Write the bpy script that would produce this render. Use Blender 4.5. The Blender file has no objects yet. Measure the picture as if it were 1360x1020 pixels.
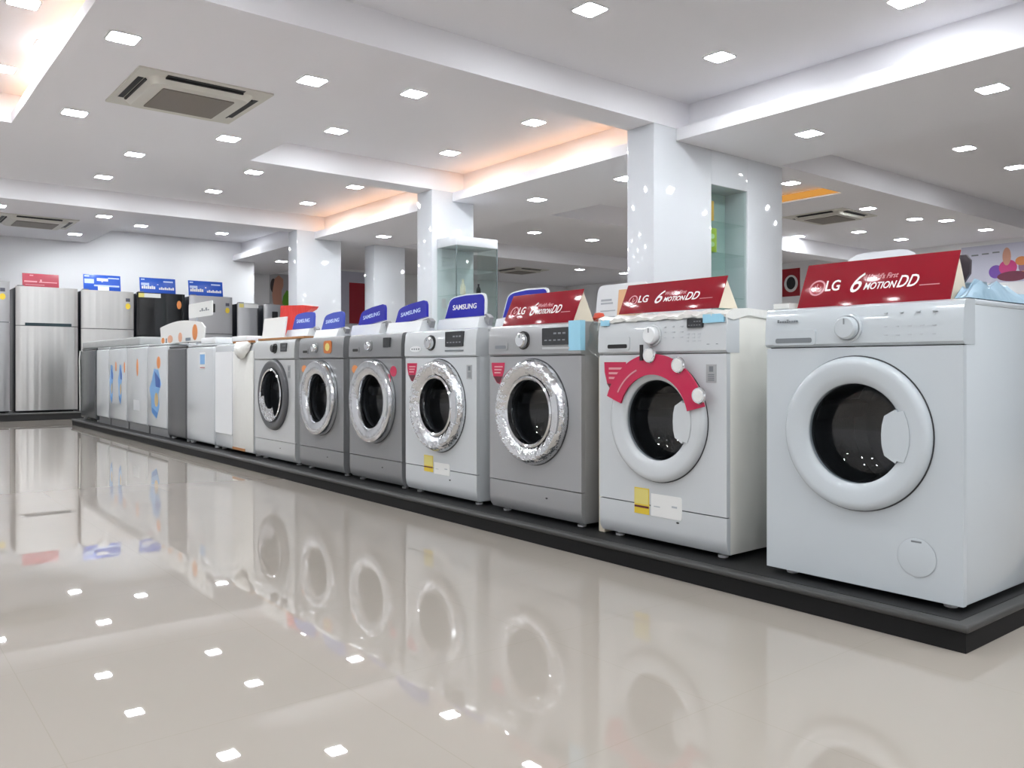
import bpy, bmesh, math, random
from mathutils import Matrix, Vector
PI = math.pi
rad = math.radians
random.seed(7)
SC = bpy.context.scene
COL = SC.collection

# ------------------------------------------------------------------ materials
def lin(c):
    c = c / 255.0
    return c / 12.92 if c <= 0.04045 else ((c + 0.055) / 1.055) ** 2.4
def rgb(r, g, b): return (lin(r), lin(g), lin(b), 1.0)
MATS = {}
def mat(name, col, rough=0.5, metal=0.0, spec=0.5, coat=0.0, bump=None, alpha=1.0):
    """bump = (scale xyz, strength, distance)"""
    if name in MATS: return MATS[name]
    m = bpy.data.materials.new(name); m.use_nodes = True
    nt = m.node_tree; p = nt.nodes['Principled BSDF']
    p.inputs['Base Color'].default_value = col
    p.inputs['Roughness'].default_value = rough
    p.inputs['Metallic'].default_value = metal
    p.inputs['Specular IOR Level'].default_value = spec
    p.inputs['Coat Weight'].default_value = coat
    p.inputs['Coat Roughness'].default_value = 0.04
    p.inputs['Alpha'].default_value = alpha
    if bump:
        tc = nt.nodes.new('ShaderNodeTexCoord'); mp = nt.nodes.new('ShaderNodeMapping')
        nz = nt.nodes.new('ShaderNodeTexNoise'); bp = nt.nodes.new('ShaderNodeBump')
        mp.inputs['Scale'].default_value = bump[0]
        nz.inputs['Scale'].default_value = 1.0; nz.inputs['Detail'].default_value = 1.5 if bump[0][2] == 0 else 3.0
        bp.inputs['Strength'].default_value = bump[1]; bp.inputs['Distance'].default_value = bump[2]
        nt.links.new(tc.outputs['Object'], mp.inputs['Vector'])
        nt.links.new(mp.outputs['Vector'], nz.inputs['Vector'])
        nt.links.new(nz.outputs['Fac'], bp.inputs['Height'])
        nt.links.new(bp.outputs['Normal'], p.inputs['Normal'])
    MATS[name] = m
    return m
def emit(name, col, strength):
    m = bpy.data.materials.new(name); m.use_nodes = True
    nt = m.node_tree; nt.nodes.clear()
    e = nt.nodes.new('ShaderNodeEmission'); o = nt.nodes.new('ShaderNodeOutputMaterial')
    e.inputs['Color'].default_value = col; e.inputs['Strength'].default_value = strength
    nt.links.new(e.outputs[0], o.inputs[0]); MATS[name] = m
    return m
def glass(name, tint, ior=1.5, rough=0.0):
    """clear sheet: mirror reflection by Fresnel over tinted see-through"""
    m = bpy.data.materials.new(name); m.use_nodes = True
    nt = m.node_tree; nt.nodes.clear()
    t = nt.nodes.new('ShaderNodeBsdfTransparent'); g = nt.nodes.new('ShaderNodeBsdfGlossy')
    f = nt.nodes.new('ShaderNodeFresnel'); x = nt.nodes.new('ShaderNodeMixShader'); o = nt.nodes.new('ShaderNodeOutputMaterial')
    t.inputs[0].default_value = tint; g.inputs['Roughness'].default_value = rough
    ge = nt.nodes.new('ShaderNodeNewGeometry'); io = nt.nodes.new('ShaderNodeMix'); io.data_type = 'FLOAT'
    io.inputs[2].default_value = ior; io.inputs[3].default_value = 1.0 / ior
    nt.links.new(ge.outputs['Backfacing'], io.inputs[0]); nt.links.new(io.outputs[0], f.inputs['IOR'])
    g.inputs['Color'].default_value = (1, 1, 1, 1)
    nt.links.new(f.outputs[0], x.inputs[0]); nt.links.new(t.outputs[0], x.inputs[1]); nt.links.new(g.outputs[0], x.inputs[2])
    nt.links.new(x.outputs[0], o.inputs[0]); MATS[name] = m
    return m
def floor_mat():
    m = bpy.data.materials.new('polished_tile'); m.use_nodes = True
    nt = m.node_tree; p = nt.nodes['Principled BSDF']; L = nt.links.new
    tc = nt.nodes.new('ShaderNodeTexCoord'); sp = nt.nodes.new('ShaderNodeSeparateXYZ')
    L(tc.outputs['Object'], sp.inputs[0])
    def M(op, a, b=None, c=None):
        n = nt.nodes.new('ShaderNodeMath'); n.operation = op
        for i, v in enumerate((a, b, c)):
            if v is None: continue
            if hasattr(v, 'is_linked'): L(v, n.inputs[i])
            else: n.inputs[i].default_value = v
        return n.outputs[0]
    def joint(o, off):
        a = M('ADD', o, off); a = M('DIVIDE', a, 0.6); a = M('FRACT', a); a = M('SUBTRACT', a, 0.5); a = M('ABSOLUTE', a)
        return M('GREATER_THAN', a, 0.4982)
    j = M('MAXIMUM', joint(sp.outputs[0], 1.775 + 60), joint(sp.outputs[1], -0.33 + 60))
    nz = nt.nodes.new('ShaderNodeTexNoise'); nz.inputs['Scale'].default_value = 1.3; nz.inputs['Detail'].default_value = 6
    L(tc.outputs['Object'], nz.inputs['Vector'])
    r = nt.nodes.new('ShaderNodeMixRGB'); r.inputs[1].default_value = rgb(160, 152, 143); r.inputs[2].default_value = rgb(167, 159, 151)
    L(nz.outputs['Fac'], r.inputs[0])
    k = nt.nodes.new('ShaderNodeMixRGB'); k.inputs[2].default_value = rgb(150, 142, 130)
    L(M('MULTIPLY', j, 0.45), k.inputs[0]); L(r.outputs[0], k.inputs[1]); L(k.outputs[0], p.inputs['Base Color'])
    p.inputs['Roughness'].default_value = 0.014; p.inputs['IOR'].default_value = 1.56
    return m

WALLW = mat('wall_paint', rgb(243, 243, 245), 0.6)
CEILW = mat('ceiling_paint', rgb(243, 242, 246), 0.75)
GLOSSW = mat('gloss_laminate', rgb(222, 225, 230), 0.06, spec=0.5)
ENAMEL = mat('white_enamel', rgb(199, 203, 206), 0.22, coat=0.35)
ENAMEL2 = mat('white_enamel_plain', rgb(194, 201, 206), 0.2, coat=0.6)
WPLAST = mat('white_plastic', rgb(228, 230, 232), 0.3)
WMATTE = mat('white_card', rgb(228, 228, 226), 0.6)
CREAM = mat('cream_card', rgb(226, 216, 196), 0.7)
FILM = mat('wrap_film', rgb(226, 226, 222), 0.28, bump=((9, 9, 5), 0.5, 0.02))
FILMSIDE = mat('film_wrapped_side', rgb(222, 221, 214), 0.35, bump=((5, 5, 3), 0.35, 0.02))
SILVER = mat('silver_paint', rgb(164, 165, 167), 0.32, metal=0.35, coat=0.2)
SILVER2 = mat('light_silver_paint', rgb(196, 198, 199), 0.3, metal=0.25, coat=0.2)
GREY = mat('grey_paint', rgb(138, 139, 141), 0.33, metal=0.3, coat=0.2)
DGREY = mat('dark_grey_paint', rgb(92, 93, 96), 0.35, metal=0.2)
DGREY2 = mat('charcoal_wrapped', rgb(70, 74, 77), 0.25, bump=((6, 6, 3), 0.3, 0.02))
LGREYW = mat('light_grey_wrap', rgb(170, 172, 172), 0.3, bump=((5, 12, 8), 0.4, 0.02))
CHROME = mat('chrome', rgb(225, 227, 230), 0.06, metal=1.0)
CHROMEF = mat('film_covered_chrome', rgb(222, 224, 227), 0.08, metal=1.0, bump=((26, 26, 26), 0.85, 0.012))
CHROMES = mat('soft_chrome', rgb(214, 216, 219), 0.14, metal=1.0, bump=((9, 9, 9), 0.35, 0.012))
STEEL = mat('brushed_steel', rgb(212, 211, 209), 0.3, metal=1.0, bump=((7, 0, 0), 0.5, 0.03))
STEEL2 = mat('grey_steel', rgb(186, 186, 188), 0.35, metal=0.85, bump=((5, 0, 0), 0.3, 0.02))
NAVY = mat('fridge_side', rgb(34, 37, 48), 0.35)
BLACKG = mat('gloss_black', rgb(22, 23, 25), 0.12, coat=0.3)
BLACK = mat('black_matte', rgb(24, 24, 25), 0.55)
PLATF = mat('black_laminate', rgb(20, 20, 21), 0.6, spec=0.25)
PLATE = mat('dark_grey_edge', rgb(60, 60, 59), 0.42)
RUBBER = mat('grey_rubber', rgb(58, 60, 63), 0.5)
DRUM = mat('drum_steel', rgb(150, 152, 155), 0.4, metal=0.8, bump=((120, 120, 120), 0.5, 0.004))
DISPLAY = mat('display_dark', rgb(48, 50, 53), 0.12)
MARK = mat('panel_print', rgb(120, 125, 130), 0.5)
MARKL = mat('panel_print_light', rgb(176, 181, 187), 0.5)
RED = mat('sign_red', rgb(136, 20, 36), 0.1, spec=0.4)
CRIM = mat('crimson', rgb(190, 22, 72), 0.25, coat=0.2)
DRED = mat('dark_red', rgb(92, 22, 40), 0.3)
FADERED = mat('faded_red', rgb(172, 62, 78), 0.35)
BRED = mat('bright_red', rgb(222, 38, 28), 0.4, bump=((12, 12, 8), 0.4, 0.02))
BLUE = mat('sign_blue', rgb(30, 32, 158), 0.4, spec=0.25)
BLUEF = mat('pale_sign_blue', rgb(64, 82, 182), 0.45, spec=0.3)
BLUES = mat('fridge_sign_blue', rgb(26, 86, 196), 0.3)
LBLUE = mat('light_blue', rgb(120, 170, 220), 0.4)
MBLUE = mat('mid_blue', rgb(58, 122, 190), 0.4)
TAPE = mat('blue_tape', rgb(158, 212, 236), 0.35)
BFILM = mat('blue_film', rgb(150, 178, 196), 0.3, bump=((8, 8, 8), 0.5, 0.02))
YEL = mat('energy_yellow', rgb(226, 196, 60), 0.45)
PYEL = mat('pale_yellow', rgb(222, 208, 122), 0.45)
ORANGE = mat('orange_print', rgb(222, 140, 78), 0.5)
SKIN = mat('skin_print', rgb(206, 152, 130), 0.55)
GREEN = mat('leaf_green', rgb(106, 172, 44), 0.5)
LIME = mat('lime_box', rgb(172, 198, 56), 0.5)
CARDB = mat('cardboard', rgb(168, 118, 74), 0.8)
PURP = mat('purple_print', rgb(122, 80, 176), 0.5)
PINK = mat('pink_print', rgb(206, 62, 130), 0.5)
LILAC = mat('lilac_board', rgb(206, 206, 222), 0.5)
ACW = mat('ac_plastic', rgb(212, 209, 200), 0.45)
GRILLE = mat('ac_grille', rgb(128, 120, 112), 0.6, bump=((1, 90, 1), 0.6, 0.004))
GREENB = mat('niche_back', rgb(176, 196, 194), 0.15)
LETTER = mat('letter_white', rgb(238, 236, 236), 0.4)
LETTERP = mat('letter_pink', rgb(214, 150, 158), 0.4)
LETTERB = mat('letter_pale_blue', rgb(196, 214, 246), 0.4)
GLASSD = glass('door_glass', (0.62, 0.64, 0.66, 1), 1.55)
GLASSC = glass('case_glass', (0.915, 0.955, 0.945, 1), 1.5)
BAGF = glass('bag_film', (0.86, 0.87, 0.86, 1), 1.45, 0.15)
FLOOR = floor_mat()
LAMP = emit('lamp_diffuser', (0.925, 0.968, 1.0, 1), 85.0)
WARM = emit('warm_led', (1.0, 0.47, 0.15, 1), 4.2)
AMBER = emit('amber_wall_glow', (1.0, 0.46, 0.10, 1), 0.38)

# ------------------------------------------------------------------ mesh helpers
def link(o, parent=None):
    COL.objects.link(o)
    if parent is not None: o.parent = parent
    return o
def smooth(bm, ang=35):
    for f in bm.faces: f.smooth = True
    c = math.cos(rad(ang))
    for e in bm.edges:
        if len(e.link_faces) == 2:
            if e.link_faces[0].normal.dot(e.link_faces[1].normal) < c: e.smooth = False
def obj(name, bm, m, parent=None, loc=None):
    bm.normal_update(); smooth(bm)
    me = bpy.data.meshes.new(name); bm.to_mesh(me); bm.free()
    me.materials.append(m)
    o = bpy.data.objects.new(name, me); link(o, parent)
    if loc is not None: o.location = loc
    return o
def tag(o, label, cat, group=None):
    o['label'] = label; o['category'] = cat
    if group: o['group'] = group
    return o
def thing(name, label, cat, loc=(0, 0, 0), rz=0.0, group=None):
    o = bpy.data.objects.new(name, None); o.empty_display_size = 0.1; link(o)
    o.location = loc; o.rotation_euler = (0, 0, rz)
    return tag(o, label, cat, group)
def struct(name, bm, m, label=None):
    o = obj(name, bm, m); o['kind'] = 'structure'
    return o
def new(): return bmesh.new()
def box(bm, x0, x1, y0, y1, z0, z1, bev=0.0, seg=2):
    r = bmesh.ops.create_cube(bm, size=1.0)
    vs = r['verts']
    for v in vs:
        v.co = Vector((x0 + (v.co.x + .5) * (x1 - x0), y0 + (v.co.y + .5) * (y1 - y0), z0 + (v.co.z + .5) * (z1 - z0)))
    if bev > 0:
        es = list({e for v in vs for e in v.link_edges})
        bmesh.ops.bevel(bm, geom=es, offset=bev, segments=seg, profile=0.5, affect='EDGES')
    return bm
def B(*a, **k): return box(new(), *a, **k)
def lathe(bm, prof, cx=0.0, cz=0.0, seg=64, y=0.0):
    """profile of (radius, y) revolved about the Y axis through (cx, cz)"""
    rings = []
    for r, yy in prof:
        if r < 1e-6: rings.append([bm.verts.new((cx, y + yy, cz))])
        else: rings.append([bm.verts.new((cx + r * math.cos(2 * PI * i / seg), y + yy, cz + r * math.sin(2 * PI * i / seg))) for i in range(seg)])
    for a, b in zip(rings, rings[1:]):
        for i in range(seg):
            j = (i + 1) % seg
            if len(a) == 1 and len(b) == 1: continue
            if len(a) == 1: bm.faces.new((a[0], b[i], b[j]))
            elif len(b) == 1: bm.faces.new((a[i], b[0], a[j]))
            else: bm.faces.new((a[i], b[i], b[j], a[j]))
    bmesh.ops.recalc_face_normals(bm, faces=bm.faces)
    return bm
def lathez(bm, prof, cx=0.0, cy=0.0, seg=32):
    lathe(bm, prof, 0, 0, seg)
    bmesh.ops.transform(bm, matrix=Matrix.Translation((cx, cy, 0)) @ Matrix.Rotation(PI / 2, 4, 'X'), verts=bm.verts)
    return bm
def prism_xz(bm, pts, y0, y1):
    """polygon in XZ pushed from y0 (front) to y1"""
    a = [bm.verts.new((x, y0, z)) for x, z in pts]; b = [bm.verts.new((x, y1, z)) for x, z in pts]
    n = len(pts)
    bm.faces.new(a); bm.faces.new(b[::-1])
    for i in range(n):
        j = (i + 1) % n; bm.faces.new((a[i], b[i], b[j], a[j]))
    bmesh.ops.recalc_face_normals(bm, faces=bm.faces)
    return bm
def prism_yz(bm, pts, x0, x1):
    a = [bm.verts.new((x0, y, z)) for y, z in pts]; b = [bm.verts.new((x1, y, z)) for y, z in pts]
    n = len(pts)
    bm.faces.new(a); bm.faces.new(b[::-1])
    for i in range(n):
        j = (i + 1) % n; bm.faces.new((a[i], b[i], b[j], a[j]))
    bmesh.ops.recalc_face_normals(bm, faces=bm.faces)
    return bm
def prism_xy(bm, pts, z0, z1):
    a = [bm.verts.new((x, y, z0)) for x, y in pts]; b = [bm.verts.new((x, y, z1)) for x, y in pts]
    n = len(pts)
    bm.faces.new(a); bm.faces.new(b[::-1])
    for i in range(n):
        j = (i + 1) % n; bm.faces.new((a[i], b[i], b[j], a[j]))
    bmesh.ops.recalc_face_normals(bm, faces=bm.faces)
    return bm
def rrect(x0, x1, z0, z1, r, seg=5, only=None):
    pts = []
    for k, (cx, cz, a0) in enumerate(((x1 - r, z1 - r, 0), (x0 + r, z1 - r, 90), (x0 + r, z0 + r, 180), (x1 - r, z0 + r, 270))):
        if only is not None and k not in only:
            pts.append(((x1, z1), (x0, z1), (x0, z0), (x1, z0))[k]); continue
        for i in range(seg + 1):
            a = rad(a0 + 90 * i / seg); pts.append((cx + r * math.cos(a), cz + r * math.sin(a)))
    return pts
def ellipse(cx, cz, rx, rz, n=28, rot=0.0):
    out = []
    for i in range(n):
        a = 2 * PI * i / n; x, z = rx * math.cos(a), rz * math.sin(a)
        out.append((cx + x * math.cos(rot) - z * math.sin(rot), cz + x * math.sin(rot) + z * math.cos(rot)))
    return out
def arc_pts(r0, r1, a0, a1, cx, cz, n=28):
    o = [(cx + r1 * math.cos(rad(a0 + (a1 - a0) * i / n)), cz + r1 * math.sin(rad(a0 + (a1 - a0) * i / n))) for i in range(n + 1)]
    i_ = [(cx + r0 * math.cos(rad(a0 + (a1 - a0) * i / n)), cz + r0 * math.sin(rad(a0 + (a1 - a0) * i / n))) for i in range(n, -1, -1)]
    return o + i_
def ring_strip(bm, r0, r1, a0, a1, cx, cz, y0, y1, n=36):
    """arc shaped slab made of quads"""
    A = []
    for i in range(n + 1):
        a = rad(a0 + (a1 - a0) * i / n); c, s = math.cos(a), math.sin(a)
        A.append([bm.verts.new((cx + r * c, y, cz + r * s)) for r, y in ((r0, y0), (r1, y0), (r1, y1), (r0, y1))])
    for p, q in zip(A, A[1:]):
        for k in range(4):
            bm.faces.new((p[k], p[(k + 1) % 4], q[(k + 1) % 4], q[k]))
    bm.faces.new(A[0]); bm.faces.new(A[-1][::-1])
    bmesh.ops.recalc_face_normals(bm, faces=bm.faces)
    return bm
def holed_plate(bm, x0, x1, z0, z1, cx, cz, r, y0, y1, seg=72):
    angs = [2 * PI * i / seg for i in range(seg)]
    for px, pz in ((x0, z0), (x1, z0), (x0, z1), (x1, z1)):
        angs.append(math.atan2(pz - cz, px - cx) % (2 * PI))
    angs = sorted(set(round(a, 6) for a in angs))
    O, I = [], []
    for a in angs:
        c, s = math.cos(a), math.sin(a)
        t = 1e9
        if c > 1e-9: t = min(t, (x1 - cx) / c)
        if c < -1e-9: t = min(t, (x0 - cx) / c)
        if s > 1e-9: t = min(t, (z1 - cz) / s)
        if s < -1e-9: t = min(t, (z0 - cz) / s)
        O.append((cx + t * c, cz + t * s)); I.append((cx + r * c, cz + r * s))
    n = len(angs)
    of = [bm.verts.new((x, y0, z)) for x, z in O]; inf = [bm.verts.new((x, y0, z)) for x, z in I]
    ob = [bm.verts.new((x, y1, z)) for x, z in O]; ib = [bm.verts.new((x, y1, z)) for x, z in I]
    for i in range(n):
        j = (i + 1) % n
        bm.faces.new((of[i], of[j], inf[j], inf[i])); bm.faces.new((inf[i], inf[j], ib[j], ib[i])); bm.faces.new((of[i], ob[i], ob[j], of[j]))
    bmesh.ops.recalc_face_normals(bm, faces=bm.faces)
    return bm
def tube(bm, pts, r, n=8):
    P = [Vector(p) for p in pts]; rings = []
    for i, p in enumerate(P):
        d = (P[min(i + 1, len(P) - 1)] - P[max(i - 1, 0)]).normalized()
        u = d.orthogonal().normalized(); v = d.cross(u)
        rings.append([bm.verts.new(p + (u * math.cos(2 * PI * k / n) + v * math.sin(2 * PI * k / n)) * r) for k in range(n)])
    for a, b in zip(rings, rings[1:]):
        for k in range(n): bm.faces.new((a[k], a[(k + 1) % n], b[(k + 1) % n], b[k]))
    bm.faces.new(rings[0]); bm.faces.new(rings[-1][::-1])
    bmesh.ops.recalc_face_normals(bm, faces=bm.faces)
    return bm
def text(bm, s, size, x=0.0, z=0.0, y=0.0, th=0.0012, fat=0.0, shear=0.0, sx=1.0):
    """lettering in the XZ plane, facing -Y, left end at x, foot at z"""
    cu = bpy.data.curves.new('lettering_outline', 'FONT'); cu.body = s; cu.size = size; cu.extrude = th; cu.offset = fat; cu.shear = shear
    cu.resolution_u = 3
    o = bpy.data.objects.new('lettering_outline', cu); COL.objects.link(o)
    dg = bpy.context.evaluated_depsgraph_get(); me = bpy.data.meshes.new_from_object(o.evaluated_get(dg))
    me.transform(Matrix.Translation((x, y, z)) @ Matrix.Rotation(PI / 2, 4, 'X') @ Matrix.Diagonal((sx, 1, 1, 1)))
    bm.from_mesh(me)
    bpy.data.objects.remove(o); bpy.data.curves.remove(cu); bpy.data.meshes.remove(me)
    return bm
def text_fit(bm, s, x0, x1, z0, h, y=0.0, th=0.0006, fat=0.0, shear=0.0):
    """lettering stretched into the rectangle x0..x1, z0..z0+h"""
    t = bmesh.new(); text(t, s, 1.0, 0, 0, 0, th=th / h, fat=fat, shear=shear)
    xs = [v.co.x for v in t.verts]; zs = [v.co.z for v in t.verts]
    a, b, c, d = min(xs), max(xs), min(zs), max(zs)
    for v in t.verts: v.co = Vector((x0 + (v.co.x - a) / (b - a) * (x1 - x0), y + v.co.y * h, z0 + (v.co.z - c) / (d - c) * h))
    me = bpy.data.meshes.new('lettering_fit'); t.to_mesh(me); t.free(); bm.from_mesh(me); bpy.data.meshes.remove(me)
    return bm
def T(bm, M):
    bmesh.ops.transform(bm, matrix=M, verts=bm.verts); return bm
def lean(deg): return Matrix.Rotation(-rad(deg), 4, 'X')

# ------------------------------------------------------------------ the room shell
XL, XB, XR, YN, YF = -15.9, -17.8, 4.2, -4.2, 16.3
HC, HP, HS, HB = 3.15, 2.90, 2.79, 3.05     # main ceiling, dropped panels and beams, soffit, rear ceiling
struct('floor', B(XB, XR, YN, YF, -0.10, 0.0), FLOOR)
struct('ceiling', B(XB, XR, YN, 6.02, HC, HC + 0.1), CEILW)
struct('ceiling', B(XB, XR, 7.40, YF, HB, HB + 0.2), CEILW)
struct('wall_left', B(XL - 0.12, XL, YN, 6.27, 0, HC), WALLW)
struct('wall_left', B(XB, XL - 0.12, 6.15, 6.27, 0, HC), WALLW)
struct('wall_left', B(XB - 0.12, XB, 6.15, YF, 0, HC), WALLW)
struct('wall_back', B(XB - 0.12, XR, YF, YF + 0.12, 0, HC), WALLW)
struct('wall_right', B(XR, XR + 0.12, YN, YF, 0, HC), WALLW)
struct('wall_front', B(XL - 0.12, XR + 0.12, YN - 0.12, YN, 0, HC), WALLW)
# soffit running over the columns: low slab with a ledge, wall of the cove above it
struct('ceiling_soffit', B(XB, XR, 5.85, 7.40, HS, HP), CEILW)
struct('ceiling_soffit', B(XB, XR, 6.02, 7.40, HP, HC + 0.1), CEILW)
# beams across the bays
for x0, x1 in ((-5.25, -4.93), (-8.80, -8.47), (-12.64, -12.32)):
    struct('ceiling_beam', B(x0, x1, YN, 5.85, HP, HC), CEILW)
    struct('ceiling_beam', B(x0, x1, 5.85, 6.02, HP, HC), CEILW)
    struct('ceiling_beam', B(x0 + .05, x1 + .05, 7.40, YF, HS, HB), CEILW)
# dropped panels with a cove on the near side
for x0, x1 in ((-8.47, -5.25), (XL, -12.64)):
    struct('ceiling_panel', B(x0, x1, 1.15, 3.30, HP, HP + .09), CEILW)
    struct('ceiling_panel', B(x0, x1, 1.33, 3.30, HP + .09, HC), CEILW)
struct('ceiling_panel', B(-8.42, -5.15, 9.75, 9.90, 2.93, HB), CEILW)

# columns
def column(x0, x1, y0, y1, z1=HP, z0=0.0): struct('column', B(x0, x1, y0, y1, z0, z1, bev=0.004), GLOSSW)
column(-5.25, -4.93, 5.55, 6.35); column(-5.25, -4.93, 6.914, 7.50)
column(-5.25, -4.93, 6.35, 6.914, HP, 2.47); column(-5.25, -4.93, 6.35, 6.914, 0.95, 0.0)
struct('niche_back_panel', B(-5.25, -5.20, 6.35, 6.914, 0.95, 2.47), GREENB)
column(-8.80, -8.47, 5.55, 6.172)
column(-12.64, -12.32, 5.55, 6.313); column(-12.64, -12.32, 6.92, 7.52)

# niche shelves and front pane (fixed in the column)
ncab = thing('niche_shelving', 'glass shelving with clear front set in the recess of the nearest white column', 'shelf', (-5.065, 6.632, 0.95))
for z in (1.42, 1.84, 2.135):
    obj('shelf', B(-0.13, 0.09, -0.28, 0.28, z - .95 - .005, z - .95 + .005), GLASSC, ncab)
obj('front_pane', B(0.112, 0.118, -0.28, 0.28, 0.0, 1.518), GLASSC, ncab)
t = tag(obj('product_box', B(-5.10, -4.985, 6.36, 6.46, 2.142, 2.33, bev=.003), mat('box_amber', rgb(214, 168, 60), .5)), 'amber yellow carton on the upper glass shelf of the column niche', 'box')
t = thing('product_box', 'lime green carton on the middle glass shelf of the column niche', 'box', (-5.05, 6.44, 1.846))
obj('carton', B(-.06, .055, -.075, .075, 0, .23, bev=.003), LIME, t)
obj('printed_spot', prism_yz(new(), ellipse(0, .15, .04, .025), .0555, .0575), mat('pale_green', rgb(190, 222, 170), .5), t)
obj('printed_spot', prism_yz(new(), ellipse(0, .075, .04, .025), .0555, .0575), MATS['pale_green'], t)
tag(obj('appliance_box', B(-5.11, -4.99, 6.38, 6.60, 1.427, 1.60, bev=.03), DGREY), 'rounded dark grey appliance on the lowest visible niche shelf', 'appliance')

# ------------------------------------------------------------------ lamps
def lamp(x, y, z, label, s=0.176, grp='square recessed ceiling lights'):
    t = thing('ceiling_light', label, 'ceiling light', (x, y, z), 0, grp)
    o = s / 2 + .012
    bm = new()
    A = rrect(-o, o, -o, o, .03); C = rrect(-s / 2, s / 2, -s / 2, s / 2, .022)
    va = [[bm.verts.new((px, py, zz)) for px, py in P] for P, zz in ((A, 0.0), (A, -.006), (C, -.006), (C, -.001))]
    n = len(A)
    for a, b in zip(va, va[1:]):
        for i in range(n): bm.faces.new((a[i], a[(i + 1) % n], b[(i + 1) % n], b[i]))
    bmesh.ops.recalc_face_normals(bm, faces=bm.faces)
    obj('frame', bm, WPLAST, t)
    obj('diffuser', prism_xy(new(), rrect(-s / 2 + .001, s / 2 - .001, -s / 2 + .001, s / 2 - .001, .021), -.004, -.001), LAMP, t)
LAMPS = [
 (-4.03, 3.90, HC, 'square ceiling light above the nearest washers, topmost light right of the first beam'),
 (-4.02, 5.28, HC, 'square ceiling light in the right-hand bay, close to the corner by the nearest column'),
 (-2.64, 5.42, HC, 'square ceiling light cut by the top edge of the picture, right-hand bay'),
 (-6.24, 3.90, HC, 'square ceiling light right of the large cassette air conditioner, beside the first beam'),
 (-6.24, 5.28, HC, 'square ceiling light at the warm cove, just left of the nearest column'),
 (-7.72, 3.90, HC, 'square ceiling light in mid bay, directly below the pair right of the large air conditioner'),
 (-7.72, 5.30, HC, 'square ceiling light by the left end of the larger warm cove'),
 (-10.0, 2.56, HC, 'square ceiling light below the large air conditioner, just past the second beam'),
 (-10.0, 3.94, HC, 'square ceiling light in the third bay, middle of its nearer row'),
 (-9.98, 5.32, HC, 'square ceiling light at the right end of the smaller warm cove, third bay'),
 (-11.44, 2.56, HC, 'square ceiling light in the third bay, left end of its farther row'),
 (-11.43, 3.94, HC, 'square ceiling light in the third bay, middle of its farther row'),
 (-11.41, 5.31, HC, 'square ceiling light at the left end of the smaller warm cove, third bay'),
 (-6.27, 0.92, HC, 'large square ceiling light in the top left corner beside the left warm cove'),
 (-7.77, 0.99, HC, 'square ceiling light cut by the left picture edge, beside the left warm cove'),
 (-15.03, 3.95, HC, 'square ceiling light near the left wall, above the black fridge'),
 (-14.97, 5.31, HC, 'square ceiling light near the left wall, above the rightmost fridge sign'),
 (-5.82, 1.42, HP, 'square ceiling light above the large air conditioner, its upper left corner'),
 (-5.81, 2.74, HP, 'square ceiling light at the upper right corner of the large air conditioner'),
 (-7.80, 1.52, HP, 'square ceiling light at the lower left corner of the large air conditioner'),
 (-7.78, 2.82, HP, 'square ceiling light at the lower right corner of the large air conditioner'),
 (-12.95, 1.60, HP, 'square ceiling light left of the far air conditioner, cut by the picture edge'),
 (-12.93, 2.90, HP, 'square ceiling light at the upper right of the far air conditioner'),
 (-14.96, 2.92, HP, 'square ceiling light touching the lower right of the far air conditioner'),
 (-4.05, 6.57, HS, 'square light in the soffit right of the nearest column'),
 (-2.56, 6.55, HS, 'square light in the soffit near the right picture edge'),
 (-6.27, 6.59, HS, 'square soffit light half hidden by the left edge of the nearest column'),
 (-7.73, 6.59, HS, 'square soffit light above the glass display case'),
 (-11.43, 6.59, HS, 'square soffit light between the second and the third column'),
 (-15.4, 6.62, HS, 'square soffit light left of the third column, above the vegetable poster'),
 (-3.86, 9.19, HB, 'square ceiling light behind the soffit at right, nearer of two'),
 (-3.86, 10.52, HB, 'square ceiling light behind the soffit, cut by the right picture edge'),
 (-10.90, 9.23, HB, 'square light behind the soffit, upper left of two between the middle and nearest columns'),
 (-10.90, 10.60, HB, 'square light behind the soffit, lower right of two between the middle and nearest columns'),
 (-5.95, 9.24, HB, 'square light touching the right edge of the nearest column, above the amber strip'),
 (-6.21, 11.60, HB, 'square light right of the amber strip, above the rear air conditioner'),
 (-8.32, 13.14, HB, 'square light lower left of the rear air conditioner'),
 (-7.39, 13.50, HB, 'square light below right of the rear air conditioner'),
 (-6.20, 13.0, HB, 'square rear light, left of a close pair above the large red sign'),
 (-5.95, 13.52, HB, 'square rear light, right of a close pair above the large red sign'),
 (-7.35, 14.90, HB, 'square rear light directly above the top edge of the nearest red sign'),
 (-5.94, 14.95, HB, 'square rear light farthest right, above the flower banner'),
 (-15.8, 13.1, HB, 'far square light just right of the glass display case'),
 (-14.4, 13.6, HB, 'far square light above the small white topped board, middle of three'),
 (-14.3, 15.0, HB, 'far square light at the left edge of the nearest column, low down'),
]
for L_ in LAMPS: lamp(*L_)
# unseen downlights added beyond the view to light the room and its reflections
for x in (-13.6, -11.44, -10.0):
    for y in (1.1, -0.4, -2.4): lamp(x, y, HC, 'square ceiling light added to brighten the room, outside the picture')
for x in (-7.0, -4.03, -2.64, -0.6, 1.2, 3.0):
    for y in (-2.4, -0.6, 1.2): lamp(x, y, HC, 'square ceiling light added to brighten the room, outside the picture')
for x, y in ((-0.6, 3.9), (1.2, 3.9), (3.0, 3.9), (-0.3, 2.6), (1.2, 2.6), (0.3, 1.9), (-0.6, 5.3), (1.2, 5.3), (3.0, 5.3), (2.4, 2.6)): lamp(x, y, HC, 'square ceiling light added to brighten the room, outside the picture')  # right-hand lamps, some added to brighten the nearest machine's side
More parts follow.
